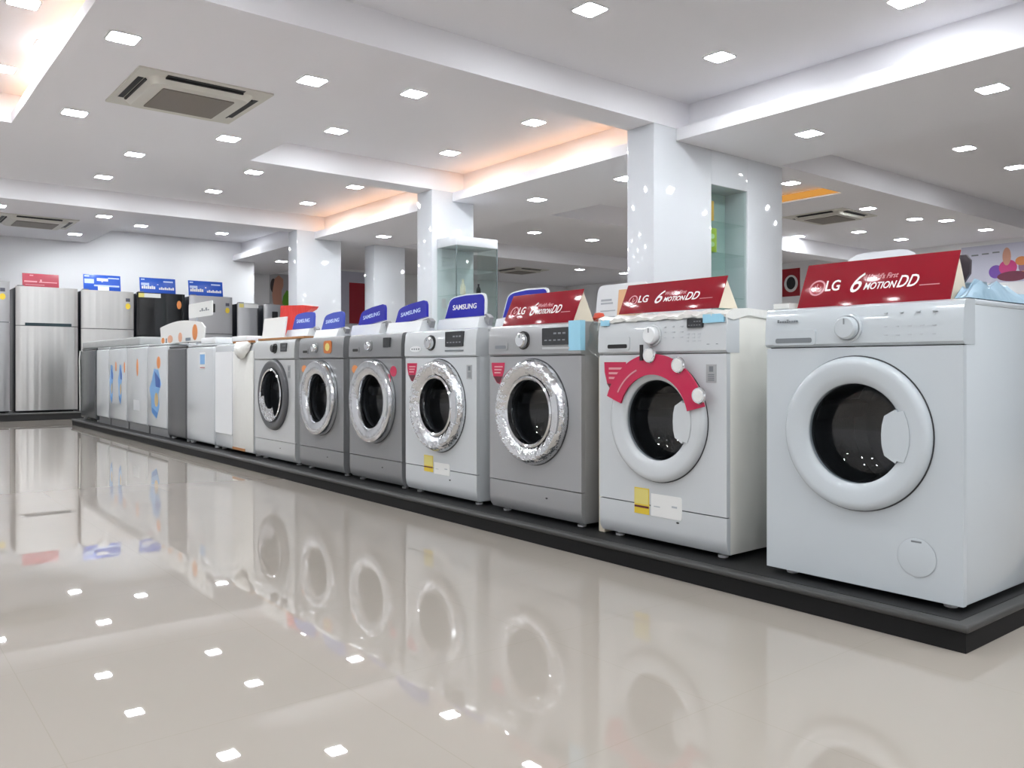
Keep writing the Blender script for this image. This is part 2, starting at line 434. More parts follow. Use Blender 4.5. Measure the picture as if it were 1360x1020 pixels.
# warm strips lying on the cove ledges
tag(obj('glow_strip', B(-8.42, -5.30, 5.90, 5.92, HP + .002, HP + .014), WARM), 'warm strip light in the cove between the nearest and the middle column', 'strip light')
tag(obj('glow_strip', B(-12.27, -8.85, 5.90, 5.92, HP + .002, HP + .014), WARM), 'warm strip light in the cove between the middle and the far column', 'strip light')
tag(obj('glow_strip', B(-8.42, -5.30, 1.22, 1.24, HP + .092, HP + .104), WARM), 'warm strip light in the cove at the upper left corner', 'strip light')
tag(obj('glow_strip', B(-8.40, -5.20, 9.70, 9.75, 2.945, 3.02), AMBER), 'flat amber glowing bar for the lit cove wall behind the nearest column', 'strip light')  # glowing bar put in for the warm-lit back wall of a cove

# ------------------------------------------------------------------ cassette air conditioners
def cassette(x, y, z, label):
    t = thing('air_conditioner', label, 'air conditioner', (x, y, z))
    obj('outer_panel', prism_xy(new(), rrect(-.5, .5, -.5, .5, .01), -.012, 0), ACW, t)
    bm = new()
    a = rrect(-.40, .40, -.40, .40, .09); b = rrect(-.36, .36, -.36, .36, .07)
    va = [bm.verts.new((p[0], p[1], -.012)) for p in a]; vb = [bm.verts.new((p[0], p[1], -.055)) for p in b]
    for i in range(len(a)): bm.faces.new((va[i], va[(i + 1) % len(a)], vb[(i + 1) % len(a)], vb[i]))
    bm.faces.new(vb[::-1]); bmesh.ops.recalc_face_normals(bm, faces=bm.faces)
    obj('raised_frame', bm, ACW, t)
    obj('grille', prism_xy(new(), rrect(-.27, .27, -.27, .27, .01), -.062, -.055), GRILLE, t)
    for k in range(4):
        bm = new(); box(bm, -.29, .29, -.455, -.415, -.0145, -.012); box(bm, -.29, .29, -.408, -.392, -.026, -.012)
        T(bm, Matrix.Rotation(k * PI / 2, 4, 'Z')); obj('air_slot', bm, BLACK, t)
cassette(-6.78, 2.14, HP, 'large cream cassette air conditioner in the ceiling at upper left')
cassette(-14.0, 2.20, HP, 'far cassette air conditioner above the fridges by the left wall')
cassette(-6.9, 11.75, HB, 'rear cassette air conditioner behind the nearest column, right of it')
cassette(-15.4, 12.6, HB, 'distant cassette air conditioner seen right of the glass display case')

# ------------------------------------------------------------------ plinths
t = thing('display_platform', 'long low black platform carrying the row of washing machines', 'platform', (-6.48, 3.05, 0))
obj('base', B(-5.52, 5.513, -.739, .70, 0, .062), PLATF, t)
bm = B(-5.53, 5.523, -.749, .71, .055, .075, bev=.008, seg=3); obj('top_edge', bm, PLATE, t)
obj('top_surface', B(-5.49, 5.485, -.71, .67, .0752, .0762), BLACK, t)
t = thing('fridge_plinth', 'low black plinth under the row of fridges by the left wall', 'platform', (-13.72, 3.4, 0))
obj('base', B(-.45, .45, -2.6, 2.75, 0, .085), BLACK, t)
obj('top_edge', B(-.46, .46, -2.61, 2.76, .083, .10, bev=.005), PLATE, t)

# ------------------------------------------------------------------ front loading washing machines
YFRONT, ZP = 2.40, 0.0762
CZ = 0.48
def washer(x0, x1, label, body, front, panelm, ringm, depth=.57, kick=True, R=.235, gr=.152, sidem=None,
           ring='flat', handle=True, inner=None, top=.872, cz=CZ, legc=WPLAST):
    w = x1 - x0; hw = w / 2
    t = thing('washing_machine', label, 'washing machine', ((x0 + x1) / 2, YFRONT, ZP))
    bm = B(-hw, hw, .018, depth, .02, top - .012, bev=.006)
    bmesh.ops.delete(bm, geom=[f for f in bm.faces if f.calc_center_median().y < .0185 and abs(f.normal.y) > .9], context='FACES')
    obj('body', bm, sidem or body, t)
    pb = .742 if not kick else .728
    zb = .155 if kick else .02
    obj('front_panel', holed_plate(new(), -hw + .001, hw - .001, zb, pb, 0, cz, gr + .02, 0, .02), front, t)
    if kick:
        bm = new(); prism_yz(bm, [(.001, .151), (.0005, .075), (.006, .04), (.02, .021), (.03, .021), (.03, .151)], -hw + .001, hw - .001)
        k = obj('kick_panel', bm, front, t)
        obj('screw_hole', prism_xz(new(), ellipse(hw * .3, .105, .007, .0035), -.0005, .003), BLACK, k)
    # control panel, leaning back a little with a rounded top edge
    bm = new(); prism_yz(bm, [(.004, pb + .003), (-.006, pb + .012), (-.005, .80), (.001, top - .02), (.008, top - .006), (.022, top), (.07, top), (.07, pb + .003)], -hw - .001, hw + .001)
    cp = obj('control_panel', bm, panelm, t)
    obj('lid', B(-hw - .002, hw + .002, .071, depth + .002, top - .016, top + .001, bev=.005), body if sidem is None else sidem, t)
    # drum, gasket
    dr = obj('drum', lathe(new(), [(.225, .055), (.228, .07), (.228, .40), (.20, .43), (0, .435)], 0, cz, 56), DRUM, t)
    for k in range(3):
        a = rad(90 + 120 * k + 17)
        bm = B(-.03, .03, .08, .39, -.225, -.175, bev=.015); T(bm, Matrix.Translation((0, 0, cz)) @ Matrix.Rotation(a, 4, 'Y')); obj('paddle', bm, DRUM, dr)
    obj('gasket', lathe(new(), [(gr + .019, .004), (gr + .004, .02), (gr + .006, .038), (.19, .052), (.226, .054)], 0, cz, 56), RUBBER, t)
    # door
    if ring == 'flat':
        prof = [(R, 0), (R + .001, -.012), (R - .004, -.021), (R - .012, -.0265), (R - .024, -.028), (gr + .024, -.0235), (gr + .008, -.019), (gr, -.011), (gr - .002, .004)]
    elif ring == 'twin':
        prof = [(R, 0), (R + .001, -.03), (R - .006, -.042), (R - .02, -.046), (gr + .02, -.040), (gr + .006, -.034), (gr, -.018), (gr - .002, .004)]
    else:
        prof = [(R, 0), (R + .001, -.014), (R - .008, -.034), (R - .022, -.046), (R - .042, -.046), (gr + .016, -.030), (gr + .003, -.016), (gr - .002, .004)]
    d = obj('door', lathe(new(), prof, 0, cz, 80), ringm, t)
    obj('door_seam', lathe(new(), [(R + .0045, -.0008), (R - .002, -.0012)], 0, cz, 80), RUBBER, d)
    if inner: obj('inner_ring', lathe(new(), [(gr + .012, -.030), (gr + .004, -.036), (gr - .004, -.030), (gr - .006, -.008)], 0, cz, 64), inner, d)
    obj('door_glass', lathe(new(), [(gr - .001, -.006), (gr - .008, .035), (gr - .024, .085), (gr - .06, .108), (0, .116)], 0, cz, 64), GLASSD, d)
    if handle:
        hx = .098
        pts = [(hx + .004, -.058), (hx - .003, -.03), (hx - .005, 0), (hx - .003, .03), (hx + .004, .058)]
        pts += [((gr + .004) * math.cos(rad(a)), (gr + .004) * math.sin(rad(a))) for a in (30, 27)]
        pts += [((gr + .024) * math.cos(rad(a)), (gr + .024) * math.sin(rad(a))) for a in (25, 16, 8, 0, -8, -16, -25)]
        pts += [((gr + .004) * math.cos(rad(a)), (gr + .004) * math.sin(rad(a))) for a in (-27, -30)]
        bm = new(); prism_xz(bm, [(x, z + cz) for x, z in pts], -.0262, -.010); obj('handle', bm, ringm, d)
    for sx in (-1, 1):
        for yy in (.06, depth - .06):
            obj('foot', lathez(new(), [(.0, 0), (.018, 0), (.02, .008), (.008, .01), (.008, .024)], sx * (hw - .06), yy, 16), legc, t)
    return t, cp, d, hw
def knob(cp, x, z, r=.028, km=None, collar=None, y=-.006):
    k = obj('dial', lathe(new(), [(r * 1.22, .004), (r * 1.22, -.004), (r * 1.05, -.006)], x, z, 40, y), collar or WPLAST, cp)
    obj('knob', lathe(new(), [(r, -.004), (r * .96, -.022), (r * .82, -.027), (0, -.027)], x, z, 40, y), km or WPLAST, k)
    obj('pointer', B(x - .002, x + .002, y - .0285, y - .026, z + r * .3, z + r * .8), MARK, k)
def drawer(cp, x0, x1, z0, z1, m, slotm=RUBBER, y=-.006):
    d = obj('detergent_drawer', prism_xz(new(), rrect(x0, x1, z0, z1, .008), y - .003, y + .012), m, cp)
    obj('pull', prism_xz(new(), rrect(x0 + .012, x1 - .012, z0 + .006, z0 + .022, .006), y - .0036, y), slotm, d)
def screen(cp, x0, x1, z0, z1, y=-.006, marks=True):
    s = obj('display', prism_xz(new(), rrect(x0, x1, z0, z1, .005), y - .004, y + .014), DISPLAY, cp)
    if marks:
        bm = new(); w = x1 - x0; h = z1 - z0
        for i in range(5): box(bm, x0 + w * (.1 + .17 * i), x0 + w * (.2 + .17 * i), y - .0046, y - .0036, z0 + h * .25, z0 + h * .32)
        for i in range(3): box(bm, x0 + w * (.45 + .17 * i), x0 + w * (.56 + .17 * i), y - .0046, y - .0036, z0 + h * .62, z0 + h * .72)
        obj('screen_marks', bm, MARK, s)
def marks(cp, x0, x1, z0, z1, nx, nz, y=-.0062, m=None):
    bm = new()
    for i in range(nx):
        for j in range(nz):
            x = x0 + (x1 - x0) * i / max(1, nx - 1); z = z0 + (z1 - z0) * j / max(1, nz - 1)
            box(bm, x - .008, x + .006 * random.random(), y - .0006, y + .006, z - .0012, z + .0012)
    obj('printed_marks', bm, m or MARKL, cp)
def shield(t, x0, x1, z0, z1, y=-.0012):
    w = x1 - x0; h = z1 - z0
    pts = [(x0, z1), (x1, z1), (x1 - w * .06, z1 - h * .4), (x1 - w * .25, z0 + h * .22), (x0 + w * .62, z0), (x0 + w * .4, z0 + h * .06), (x0 + w * .14, z0 + h * .35), (x0 + w * .02, z0 + h * .7)]
    s = obj('shield_sticker', prism_xz(new(), pts, y, .0005), CRIM, t)
    obj('dark_print', prism_xz(new(), [(x0 + w * .13, z0 + h * .36), (x1 - w * .12, z0 + h * .36), (x1 - w * .27, z0 + h * .22), (x0 + w * .6, z0 + h * .03), (x0 + w * .42, z0 + h * .08)], y - .0006, y), DRED, s)
    bm = new()
    for k in range(3): box(bm, x0 + w * .22, x0 + w * (.85 - .08 * k), y - .0006, y, z1 - h * (.22 + .14 * k), z1 - h * (.16 + .14 * k))
    obj('white_print', bm, LETTERP, s)
def energy(t, x0, x1, z0, z1, y=-.0014, m=None):
    s = obj('energy_label', B(x0, x1, y, .001, z0, z1), m or YEL, t)
    h = z1 - z0
    obj('label_band', B(x0 + .001, x1 - .001, y - .0006, y, z0 + h * .24, z0 + h * .32), DRED, s)
    obj('label_top', B(x0 + .003, x1 - .003, y - .0006, y, z0 + h * .38, z1 - .004), PYEL, s)
def infolabel(t, x0, x1, z0, z1, y=-.0013):
    s = obj('info_label', prism_xz(new(), rrect(x0, x1, z0, z1, .01, only=(0, 3)), y, .001), WMATTE, t)
    bm = new(); w = x1 - x0; h = z1 - z0
    box(bm, x0 + w * .1, x0 + w * .3, y - .0005, y, z0 + h * .42, z0 + h * .46); box(bm, x0 + w * .68, x0 + w * .85, y - .0005, y, z0 + h * .50, z0 + h * .58)
    obj('label_print', bm, MARKL, s)
def ratingtag(t, x0, x1, z0, z1, y=-.0012):
    s = obj('rating_sticker', B(x0, x1, y, .001, z0, z1), mat('grey_sticker', rgb(160, 162, 164), .4), t)
    bm = new(); w = x1 - x0; h = z1 - z0
    for k in range(4): box(bm, x0 + w * .2, x1 - w * .2, y - .0005, y, z0 + h * (.12 + .1 * k), z0 + h * (.17 + .1 * k))
    box(bm, x0 + w * .3, x1 - w * .3, y - .0005, y, z0 + h * .6, z0 + h * .9)
    obj('sticker_print', bm, MARK, s)

# nearest, plain white
t, cp, d, hw = washer(-1.637, -1.010, 'nearest plain white front loader at the right end of the platform', ENAMEL2, ENAMEL2, ENAMEL2, ENAMEL2, kick=False, R=.232)
drawer(cp, -.285, -.13, .752, .80, ENAMEL2, slotm=MARK)
bm = new()
for i in range(9): box(bm, -.268 + i * .0085, -.262 + i * .0085, -.0062, -.004, .825, .831 + .004 * (i in (0, 4)))
obj('maker_lettering', bm, MARK, cp)
knob(cp, -.02, .80, .036, ENAMEL2, ENAMEL2)
marks(cp, .10, .24, .775, .80, 5, 2); marks(cp, .10, .24, .84, .845, 4, 1)
f = obj('filter_cap', lathe(new(), [(.055, .0), (.055, -.002), (.05, -.003), (0, -.003)], .185, .135, 48), ENAMEL2, t)
obj('cap_notch', B(.17, .20, -.0036, -.001, .178, .183), MARK, f)
obj('cap_seam', lathe(new(), [(.0565, -.0006), (.054, -.0007)], .185, .135, 48), MARKL, f)

# second, white, wrapped in film, red arc on its door
t, cp, d, hw = washer(-2.425, -1.797, 'white film-wrapped front loader with a crimson arc over its porthole', ENAMEL, ENAMEL, ENAMEL, ENAMEL, sidem=FILMSIDE, R=.232)
drawer(cp, -.27, -.14, .748, .80, ENAMEL, slotm=BLACK)
knob(cp, -.02, .80, .034, WPLAST, ENAMEL)
screen(cp, .145, .215, .822, .856)
marks(cp, .15, .20, .775, .80, 3, 3); marks(cp, .04, .12, .79, .83, 3, 3); marks(cp, .24, .28, .762, .765, 2, 1, m=MARK)
bm = new(); text(bm, 'LG', .016, -.285, .842, -.004, th=.0005); obj('maker_lettering', bm, MARK, cp)
shield(t, -.285, -.165, .565, .70)
ratingtag(t, .225, .27, .625, .69)
energy(t, -.12, -.045, .115, .215); infolabel(t, -.035, .115, .115, .20)
arc = obj('door_banner', ring_strip(new(), .172, .25, 14, 160, 0, CZ, -.036, -.0285), CRIM, d)
obj('banner_print', ring_strip(new(), .20, .206, 112, 150, 0, CZ, -.0372, -.0355), LETTERP, arc)
for a in (92, 58, 24):
    px, pz = .245 * math.cos(rad(a)), CZ + .245 * math.sin(rad(a))
    b = obj('badge', lathe(new(), [(.0, -.010), (.027, -.010), (.03, -.006), (.03, 0)], px, pz, 32, -.036), CHROME, arc)
    obj('badge_face', lathe(new(), [(.0, -.0115), (.022, -.0108), (.023, -.009)], px, pz, 32, -.036), WMATTE, b)
bm = new(); box(bm, -.055, -.042, -.043, -.036, CZ + .225, CZ + .285); obj('banner_clip', bm, BLACK, arc)
for x0, x1, z0, z1 in ((-.30, -.255, .846, .868), (.215, .305, .838, .868)):
    obj('tape', B(x0, x1, -.0075, .004, z0, z1), TAPE, cp)
# film gathered over its top edge
bm = new()
N = 40
for j in range(2):
    pass
vs = []
for i in range(-1, N + 2):
    edge = i < 0 or i > N
    x = -.316 + .632 * min(max(i, 0), N) / N
    if edge: x *= 1.008
    row = []
    for k, (yy, zz) in enumerate(((-.004, .858), (-.006, .870), (.03, .884), (.12, .886), (.35, .881), (.575, .879), (.582, .84))):
        row.append(bm.verts.new((x, yy + .004 * math.sin(i * 1.7 + k), zz + (.004 * math.sin(i * .9 + k * 1.3) + .003 * math.sin(i * 2.3 + k)) * (1 if k else .6) - ((.03 + .014 * math.sin(k * 2.3 + i)) if edge else 0))))
    vs.append(row)
for a, b in zip(vs, vs[1:]):
    for k in range(6): bm.faces.new((a[k], b[k], b[k + 1], a[k + 1]))
bmesh.ops.recalc_face_normals(bm, faces=bm.faces)
obj('wrapping_film', bm, FILM, t)

# third, silver
t, cp, d, hw = washer(-3.163, -2.530, 'silver front loader with chrome porthole and blue tape on its top corner', SILVER, SILVER, SILVER, CHROMEF, ring='fat', R=.235, gr=.148, handle=False, inner=CHROME)
drawer(cp, -.275, -.17, .758, .795, SILVER, slotm=MARK)
knob(cp, -.055, .80, .034, CHROME, BLACKG)
screen(cp, .075, .245, .775, .85); obj('panel_strip', B(.075, .25, -.0085, -.005, .757, .766), SILVER2, cp)
shield(t, -.30, -.20, .60, .70)
obj('tape', B(.245, .318, -.0082, .02, .75, .876), TAPE, cp)
obj('handle', ring_strip(new(), .185, .222, -22, 22, 0, CZ, -.050, -.040), CHROME, d)

# fourth, white
t, cp, d, hw = washer(-3.925, -3.268, 'white front loader with chrome porthole under the darkest blue sign', ENAMEL, ENAMEL, ENAMEL, CHROMEF, ring='fat', R=.238, gr=.145, handle=False, inner=CHROME)
bm = new(); prism_xz(bm, ellipse(-.215, .775, .055, .016), -.0075, -.004); e = obj('detergent_drawer', bm, WPLAST, cp)
bm = new()
for i in range(4): box(bm, -.255 + i * .022, -.243 + i * .022, -.0082, -.0074, .771, .779)
obj('drawer_print', bm, MARK, e)
knob(cp, -.065, .805, .033, CHROME, BLACKG)
screen(cp, .07, .225, .782, .858); obj('panel_strip', B(.065, .225, -.0085, -.005, .758, .766), MARK, cp)
shield(t, -.31, -.21, .60, .70); ratingtag(t, .245, .29, .62, .69)
energy(t, -.14, -.055, .13, .215); infolabel(t, -.045, .10, .125, .185)
obj('handle', ring_strip(new(), .185, .222, -22, 22, 0, CZ, -.050, -.040), CHROME, d)

# fifth and sixth, grey twins
t, cp, d, hw = washer(-4.572, -3.965, 'grey front loader beside the white one, black screen and pink sticker', GREY, GREY, GREY, CHROMES, ring='twin', R=.24, gr=.150, handle=False)
drawer(cp, -.26, -.17, .765, .80, GREY, slotm=BLACK); knob(cp, -.045, .80, .026, CHROME, GREY); screen(cp, .115, .19, .79, .845, marks=False)
obj('orange_sticker', prism_xz(new(), ellipse(-.235, .665, .035, .025), -.002, .001), ORANGE, t)
obj('pink_sticker', prism_xz(new(), ellipse(.215, .655, .035, .03), -.002, .001), CRIM, t)
obj('handle', ring_strip(new(), .19, .225, -22, 22, 0, CZ, -.050, -.040), SILVER2, d)
t, cp, d, hw = washer(-5.282, -4.650, 'grey front loader with a square orange sticker on its control panel', GREY, GREY, GREY, CHROMES, ring='twin', R=.24, gr=.150, handle=False)
drawer(cp, -.26, -.17, .765, .80, GREY, slotm=BLACK); knob(cp, -.06, .80, .026, CHROME, GREY)
s = obj('orange_sticker', prism_xz(new(), rrect(.06, .165, .765, .845, .02), -.0095, -.004), mat('sticker_orange', rgb(196, 110, 44), .4), cp)
obj('sticker_print', prism_xz(new(), ellipse(.112, .805, .03, .025), -.0102, -.0094), PYEL, s)
obj('orange_sticker', prism_xz(new(), ellipse(-.245, .665, .035, .025), -.002, .001), ORANGE, t)
obj('handle', ring_strip(new(), .19, .225, -22, 22, 0, CZ, -.050, -.040), SILVER2, d)
# seventh, light silver with dark ring
t, cp, d, hw = washer(-6.065, -5.360, 'light silver front loader with a dark grey door ring', SILVER2, SILVER2, SILVER2, DGREY, R=.25, gr=.175, handle=False, inner=CHROME)
knob(cp, .03, .81, .03, BLACKG, BLACKG); screen(cp, .13, .23, .785, .845)
ratingtag(t, .235, .28, .60, .69)
b = obj('door_film', ring_strip(new(), .10, .19, 185, 300, .01, CZ, -.040, -.034), CHROMEF, d)

# ------------------------------------------------------------------ other machines in the row
t = thing('washing_machine', 'wide white film-wrapped twin tub machine left of the light silver front loader', 'washing machine', (-6.51, YFRONT, ZP))
obj('body', B(-.42, .42, .004, .52, .02, .86, bev=.02, seg=3), ENAMEL, t)
obj('front_inset', prism_xz(new(), rrect(-.40, -.02, .14, .80, .015), -.004, .004), WPLAST, t)
obj('wrapped_panel', B(-.005, .415, -.004, .006, .03, .80, bev=.003), FILM, t)
obj('console', T(B(-.40, .40, .30, .50, .86, .93, bev=.012), Matrix.Identity(4)), WPLAST, t)
bm = new(); vs = []
for i in range(15):
    row = []
    for j in range(11):
        u = i / 14.0; v = j / 10.0
        x = .06 + .32 * u; zb = .735 + .10 * abs(2 * u - 1) ** 2
        z = zb + (.872 - zb) * v
        y = -.006 - .055 * math.sin(PI * min(1, max(0, u))) * math.sin(PI * (.12 + .8 * v)) + .006 * math.sin(i * 2.1 + j * 1.3)
        row.append(bm.verts.new((x, y, z)))
    vs.append(row)
for a, b in zip(vs, vs[1:]):
    for k in range(10): bm.faces.new((a[k], b[k], b[k + 1], a[k + 1]))
bmesh.ops.recalc_face_normals(bm, faces=bm.faces)
obj('film_pouch', bm, FILM, t)
obj('carton_edge', B(.02, .40, -.012, .02, .862, .878), CARDB, t)
obj('carton_edge', B(.0, .26, -.008, -.003, .03, .05), CARDB, t)
for sx in (-1, 1): obj('foot', lathez(new(), [(0, 0), (.018, 0), (.02, .02), (.01, .024)], sx * .36, .06, 14), WPLAST, t)
for sx in (-1, 1): obj('foot', lathez(new(), [(0, 0), (.018, 0), (.02, .02), (.01, .024)], sx * .36, .45, 14), WPLAST, t)

def toploader(x0, x1, label, m, top=.885, console=True, depth=.55, foot=True, plinth=None, kind='washing machine', name='washing_machine'):
    w = x1 - x0; hw = w / 2
    t = thing(name, label, kind, ((x0 + x1) / 2, YFRONT, ZP))
    obj('body', B(-hw, hw, 0, depth, .025 if plinth is None else .075, top - .02, bev=.022, seg=3), m, t)
    obj('lid', B(-hw + .01, hw - .01, .01, depth - .14, top - .02, top, bev=.012), m, t)
    if console: obj('console', T(B(-hw + .005, hw - .005, depth - .135, depth, top - .02, top + .045, bev=.014), Matrix.Identity(4)), m, t)
    if plinth: obj('plinth', B(-hw + .02, hw - .02, .03, depth - .02, 0, .078), plinth, t)
    else:
        for sx in (-1, 1):
            for yy in (.05, depth - .05): obj('foot', lathez(new(), [(0, 0), (.02, 0), (.022, .018), (.012, .028)], sx * (hw - .05), yy, 14), WPLAST, t)
    return t, hw
t, hw = toploader(-7.668, -6.960, 'tall plain white top loader with a small blue label', ENAMEL, top=.872)
s = obj('label', B(.01, .15, -.0015, .003, .66, .80), WMATTE, t)
obj('label_patch', B(.02, .14, -.0025, -.001, .70, .785), LBLUE, s); obj('label_line', B(.02, .14, -.0025, -.001, .668, .676), FADERED, s)
toploader(-8.232, -7.690, 'dark grey top loader between the white machines', DGREY, top=.872, console=False)
whites = [(-11.08, -10.50, 'white top loader farthest left of the white ones, blank front', None),
          (-10.485, -9.715, 'white top loader with two narrow blue figure decals', 'two'),
          (-9.70, -8.93, 'white top loader with only small orange marks on its front', 'orange'),
          (-8.915, -8.25, 'white top loader with one large blue decal beside the dark grey machine', 'big')]
def decal(t, cx, z0, z1, w, big=False):
    h = z1 - z0
    s = obj('figure_decal', prism_xz(new(), [(cx - w * .1, z1), (cx + w * .25, z1 - h * .02), (cx + w * .4, z1 - h * .2), (cx + w * .5, z1 - h * .3), (cx + w * .25, z1 - h * .5),
        (cx + w * .35, z0 + h * .25), (cx + w * .1, z0), (cx - w * .3, z0 + h * .12), (cx - w * .35, z0 + h * .4), (cx - w * .5, z0 + h * .6), (cx - w * .3, z1 - h * .25)], -.0015, .003), LBLUE, t)
    obj('decal_shade', prism_xz(new(), [(cx - w * .05, z1 - h * .05), (cx + w * .4, z1 - h * .22), (cx + w * .42, z1 - h * .38), (cx + w * .05, z1 - h * .36)], -.0022, -.001), mat('deep_blue', rgb(40, 88, 168), .4), s)
    obj('decal_shade', prism_xz(new(), [(cx - w * .28, z0 + h * .22), (cx + w * .2, z0 + h * .12), (cx + w * .12, z0 + h * .02), (cx - w * .25, z0 + h * .12)], -.0022, -.001), MBLUE, s)
    obj('decal_warm', prism_xz(new(), ellipse(cx + w * .1, z0 + h * .38, w * .16, h * .14), -.0022, -.001), mat('sand', rgb(206, 180, 130), .5), s)
for x0, x1, lab, kind in whites:
    t, hw = toploader(x0, x1, lab, ENAMEL, top=.905, console=False, plinth=GREY)
    if kind == 'two':
        decal(t, -.25, .26, .70, .17); decal(t, .14, .26, .70, .19)
        obj('orange_mark', prism_xz(new(), ellipse(-.05, .68, .03, .055), -.0015, .003), ORANGE, t)
        obj('orange_mark', prism_xz(new(), ellipse(.315, .67, .03, .06), -.0015, .003), ORANGE, t)
    if kind == 'orange':
        obj('orange_mark', prism_xz(new(), ellipse(.05, .67, .035, .09), -.0015, .003), ORANGE, t)
        obj('pale_patch', B(-.10, .12, -.001, .003, .22, .33), mat('pale_grey', rgb(205, 208, 212), .4), t)
    if kind == 'big':
        decal(t, -.04, .165, .66, .40, True)
        obj('orange_mark', prism_xz(new(), ellipse(.07, .72, .06, .06), -.0015, .003), ORANGE, t)
t, hw = toploader(-11.95, -11.12, 'charcoal film-wrapped machine at the far left end of the platform', DGREY2, top=.905, console=False)
obj('film_edge', T(tube(new(), [(-.41, -.006, .88), (-.425, -.012, .75), (-.415, -.01, .6), (-.42, -.008, .4), (-.412, -.006, .1)], .008), Matrix.Identity(4)), FILM, t)
tag(obj('wrapped_board', B(-11.98, -9.30, 2.425, 2.93, .9815, 1.072, bev=.02, seg=3), LGREYW), 'long light grey wrapped board lying across the white top loaders', 'board')

# ------------------------------------------------------------------ loose pieces between the machines
tag(obj('edge_protector', B(-2.470, -2.434, 2.44, 2.70, .0765, .80, bev=.004), CREAM), 'tall cream foam strip standing between the silver and the crimson-arc machine', 'packing')
bm = new(); lathe(bm, [(.0, -.05), (.035, -.045), (.045, 0), (.035, .045), (0, .05)], 0, 0, 20)
for v in bm.verts:
    v.co.z *= 2.1; v.co += Vector((0, 0, 0)) + Vector((.006 * math.sin(v.co.z * 60), .006 * math.cos(v.co.z * 80), 0))
o = tag(obj('plastic_bag', bm, BAGF), 'crumpled clear plastic bag hanging at the right top corner of the silver machine', 'bag'); o.location = (-2.481, 2.47, .875)

# ------------------------------------------------------------------ signs on the machines
def redsign(x0, x1, y, z, h, label, deg=25):
    w = x1 - x0
    t = thing('sign', label, 'sign', (x0, y, z))
    M = lean(deg)
    obj('board', T(B(0, w, 0, .004, 0, h, bev=.001), M), RED, t)
    bm = new(); ring_strip(bm, .105 * h * 1.35, .13 * h * 1.35, 0, 359.9, .115 * w, .44 * h, -.001, .0005, 30)
    box(bm, .108 * w, .114 * w, -.001, .0005, .38 * h, .53 * h); box(bm, .114 * w, .127 * w, -.001, .0005, .38 * h, .40 * h)
    ring_strip(bm, .05 * h, .065 * h, -90, 10, .118 * w, .46 * h, -.001, .0005, 10)
    obj('emblem', T(bm, M), LETTERP, t)
    bm = new(); text_fit(bm, 'LG', .175 * w, .275 * w, .35 * h, .24 * h, -.0004, fat=.012); obj('lettering', T(bm, M), LETTER, t)
    bm = new(); text_fit(bm, '6', .355 * w, .435 * w, .28 * h, .42 * h, -.0004, shear=.4)
    text_fit(bm, 'MOTION', .445 * w, .655 * w, .32 * h, .15 * h, -.0004, fat=.012, shear=.25)
    text_fit(bm, 'DD', .66 * w, .79 * w, .32 * h, .25 * h, -.0004, fat=.006, shear=.3)
    obj('lettering', T(bm, M), LETTER, t)
    bm = new(); text_fit(bm, "World's First", .445 * w, .655 * w, .54 * h, .115 * h, -.0004, shear=.3); obj('lettering', T(bm, M), LETTERP, t)
    bm = B(.80 * w, .92 * w, -.0009, .0005, .325 * h, .34 * h); obj('lettering', T(bm, M), LETTERP, t)
    a = rad(deg)
    obj('stand', prism_yz(new(), [(.006, .001), (h * math.sin(a) + .004, h * math.cos(a) - .012), (h * math.sin(a) + .07, .001)], w * .965, w * .985), CREAM, t)
    obj('stand', prism_yz(new(), [(.006, .001), (h * math.sin(a) + .004, h * math.cos(a) - .012), (h * math.sin(a) + .07, .001)], w * .02, w * .04), CREAM, t)
redsign(-1.555, -1.068, 2.45, .950, .162, 'largest red tent sign, on the nearest white machine')
redsign(-2.365, -1.872, 2.45, .9705, .132, 'red tent sign on the machine with the crimson door arc')
redsign(-3.130, -2.640, 2.45, .950, .163, 'red tent sign on the silver machine, in front of a blue sign')

def bluesign(x0, x1, y, z0, z1, zb, label, m, rim=False, base=True, txt=True, deg=8, roll=0.0):
    w = x1 - x0; h = z1 - z0; hb = z0 - zb
    t = thing('sign', label, 'sign', ((x0 + x1) / 2, y, zb))
    M = Matrix.Translation((0, 0, hb)) @ Matrix.Rotation(roll, 4, 'Y') @ lean(deg)
    top = [(-w / 2, 0), (w / 2, 0), (w / 2 - .01, h * .72)] + [(w / 2 - .045 + .032 * math.cos(rad(a)), h * .74 + h * .24 * math.sin(rad(a))) for a in (10, 35, 60, 85)] + \
          [(0, h * 1.0), (-w / 2 + .09, h * .95)] + [(-w / 2 + .08 + .052 * math.cos(rad(a)), h * .66 + h * .27 * math.sin(rad(a))) for a in (105, 130, 155, 175)]
    if rim:
        big = [(x * 1.06, (z - h / 2) * 1.12 + h / 2) for x, z in top]
        b0 = obj('board', T(prism_xz(new(), big, 0, .012), M), WPLAST, t)
        obj('blue_face', T(prism_xz(new(), top, -.003, 0), M), m, b0)
    else: obj('board', T(prism_xz(new(), top, -.003, .012), M), m, t)
    if txt:
        bm = new(); text_fit(bm, 'SAMSUNG', -w * .31, w * .30, h * .36, h * .24, -.0036, th=.0008, fat=.012); obj('lettering', T(bm, M), LETTER if rim else LETTERB, t)
    if base:
        obj('base', prism_yz(new(), [(-.05, 0), (-.03, hb * .9), (.03, hb), (.06, 0)], -w * .56, w * .5), WPLAST, t)
        obj('bracket', prism_xz(new(), [(w * .36, hb * .98), (w * .54, hb * 1.12), (w * .62, hb * .85), (w * .58, hb * .3), (w * .53, hb * .7)], .0, .03), mat('bracket_grey', rgb(140, 140, 142), .4), t)
bluesign(-3.905, -3.540, 2.65, 1.028, 1.148, .9500, 'white rimmed dark blue sign standing on the white chrome-door machine', BLUE, rim=True, deg=6)
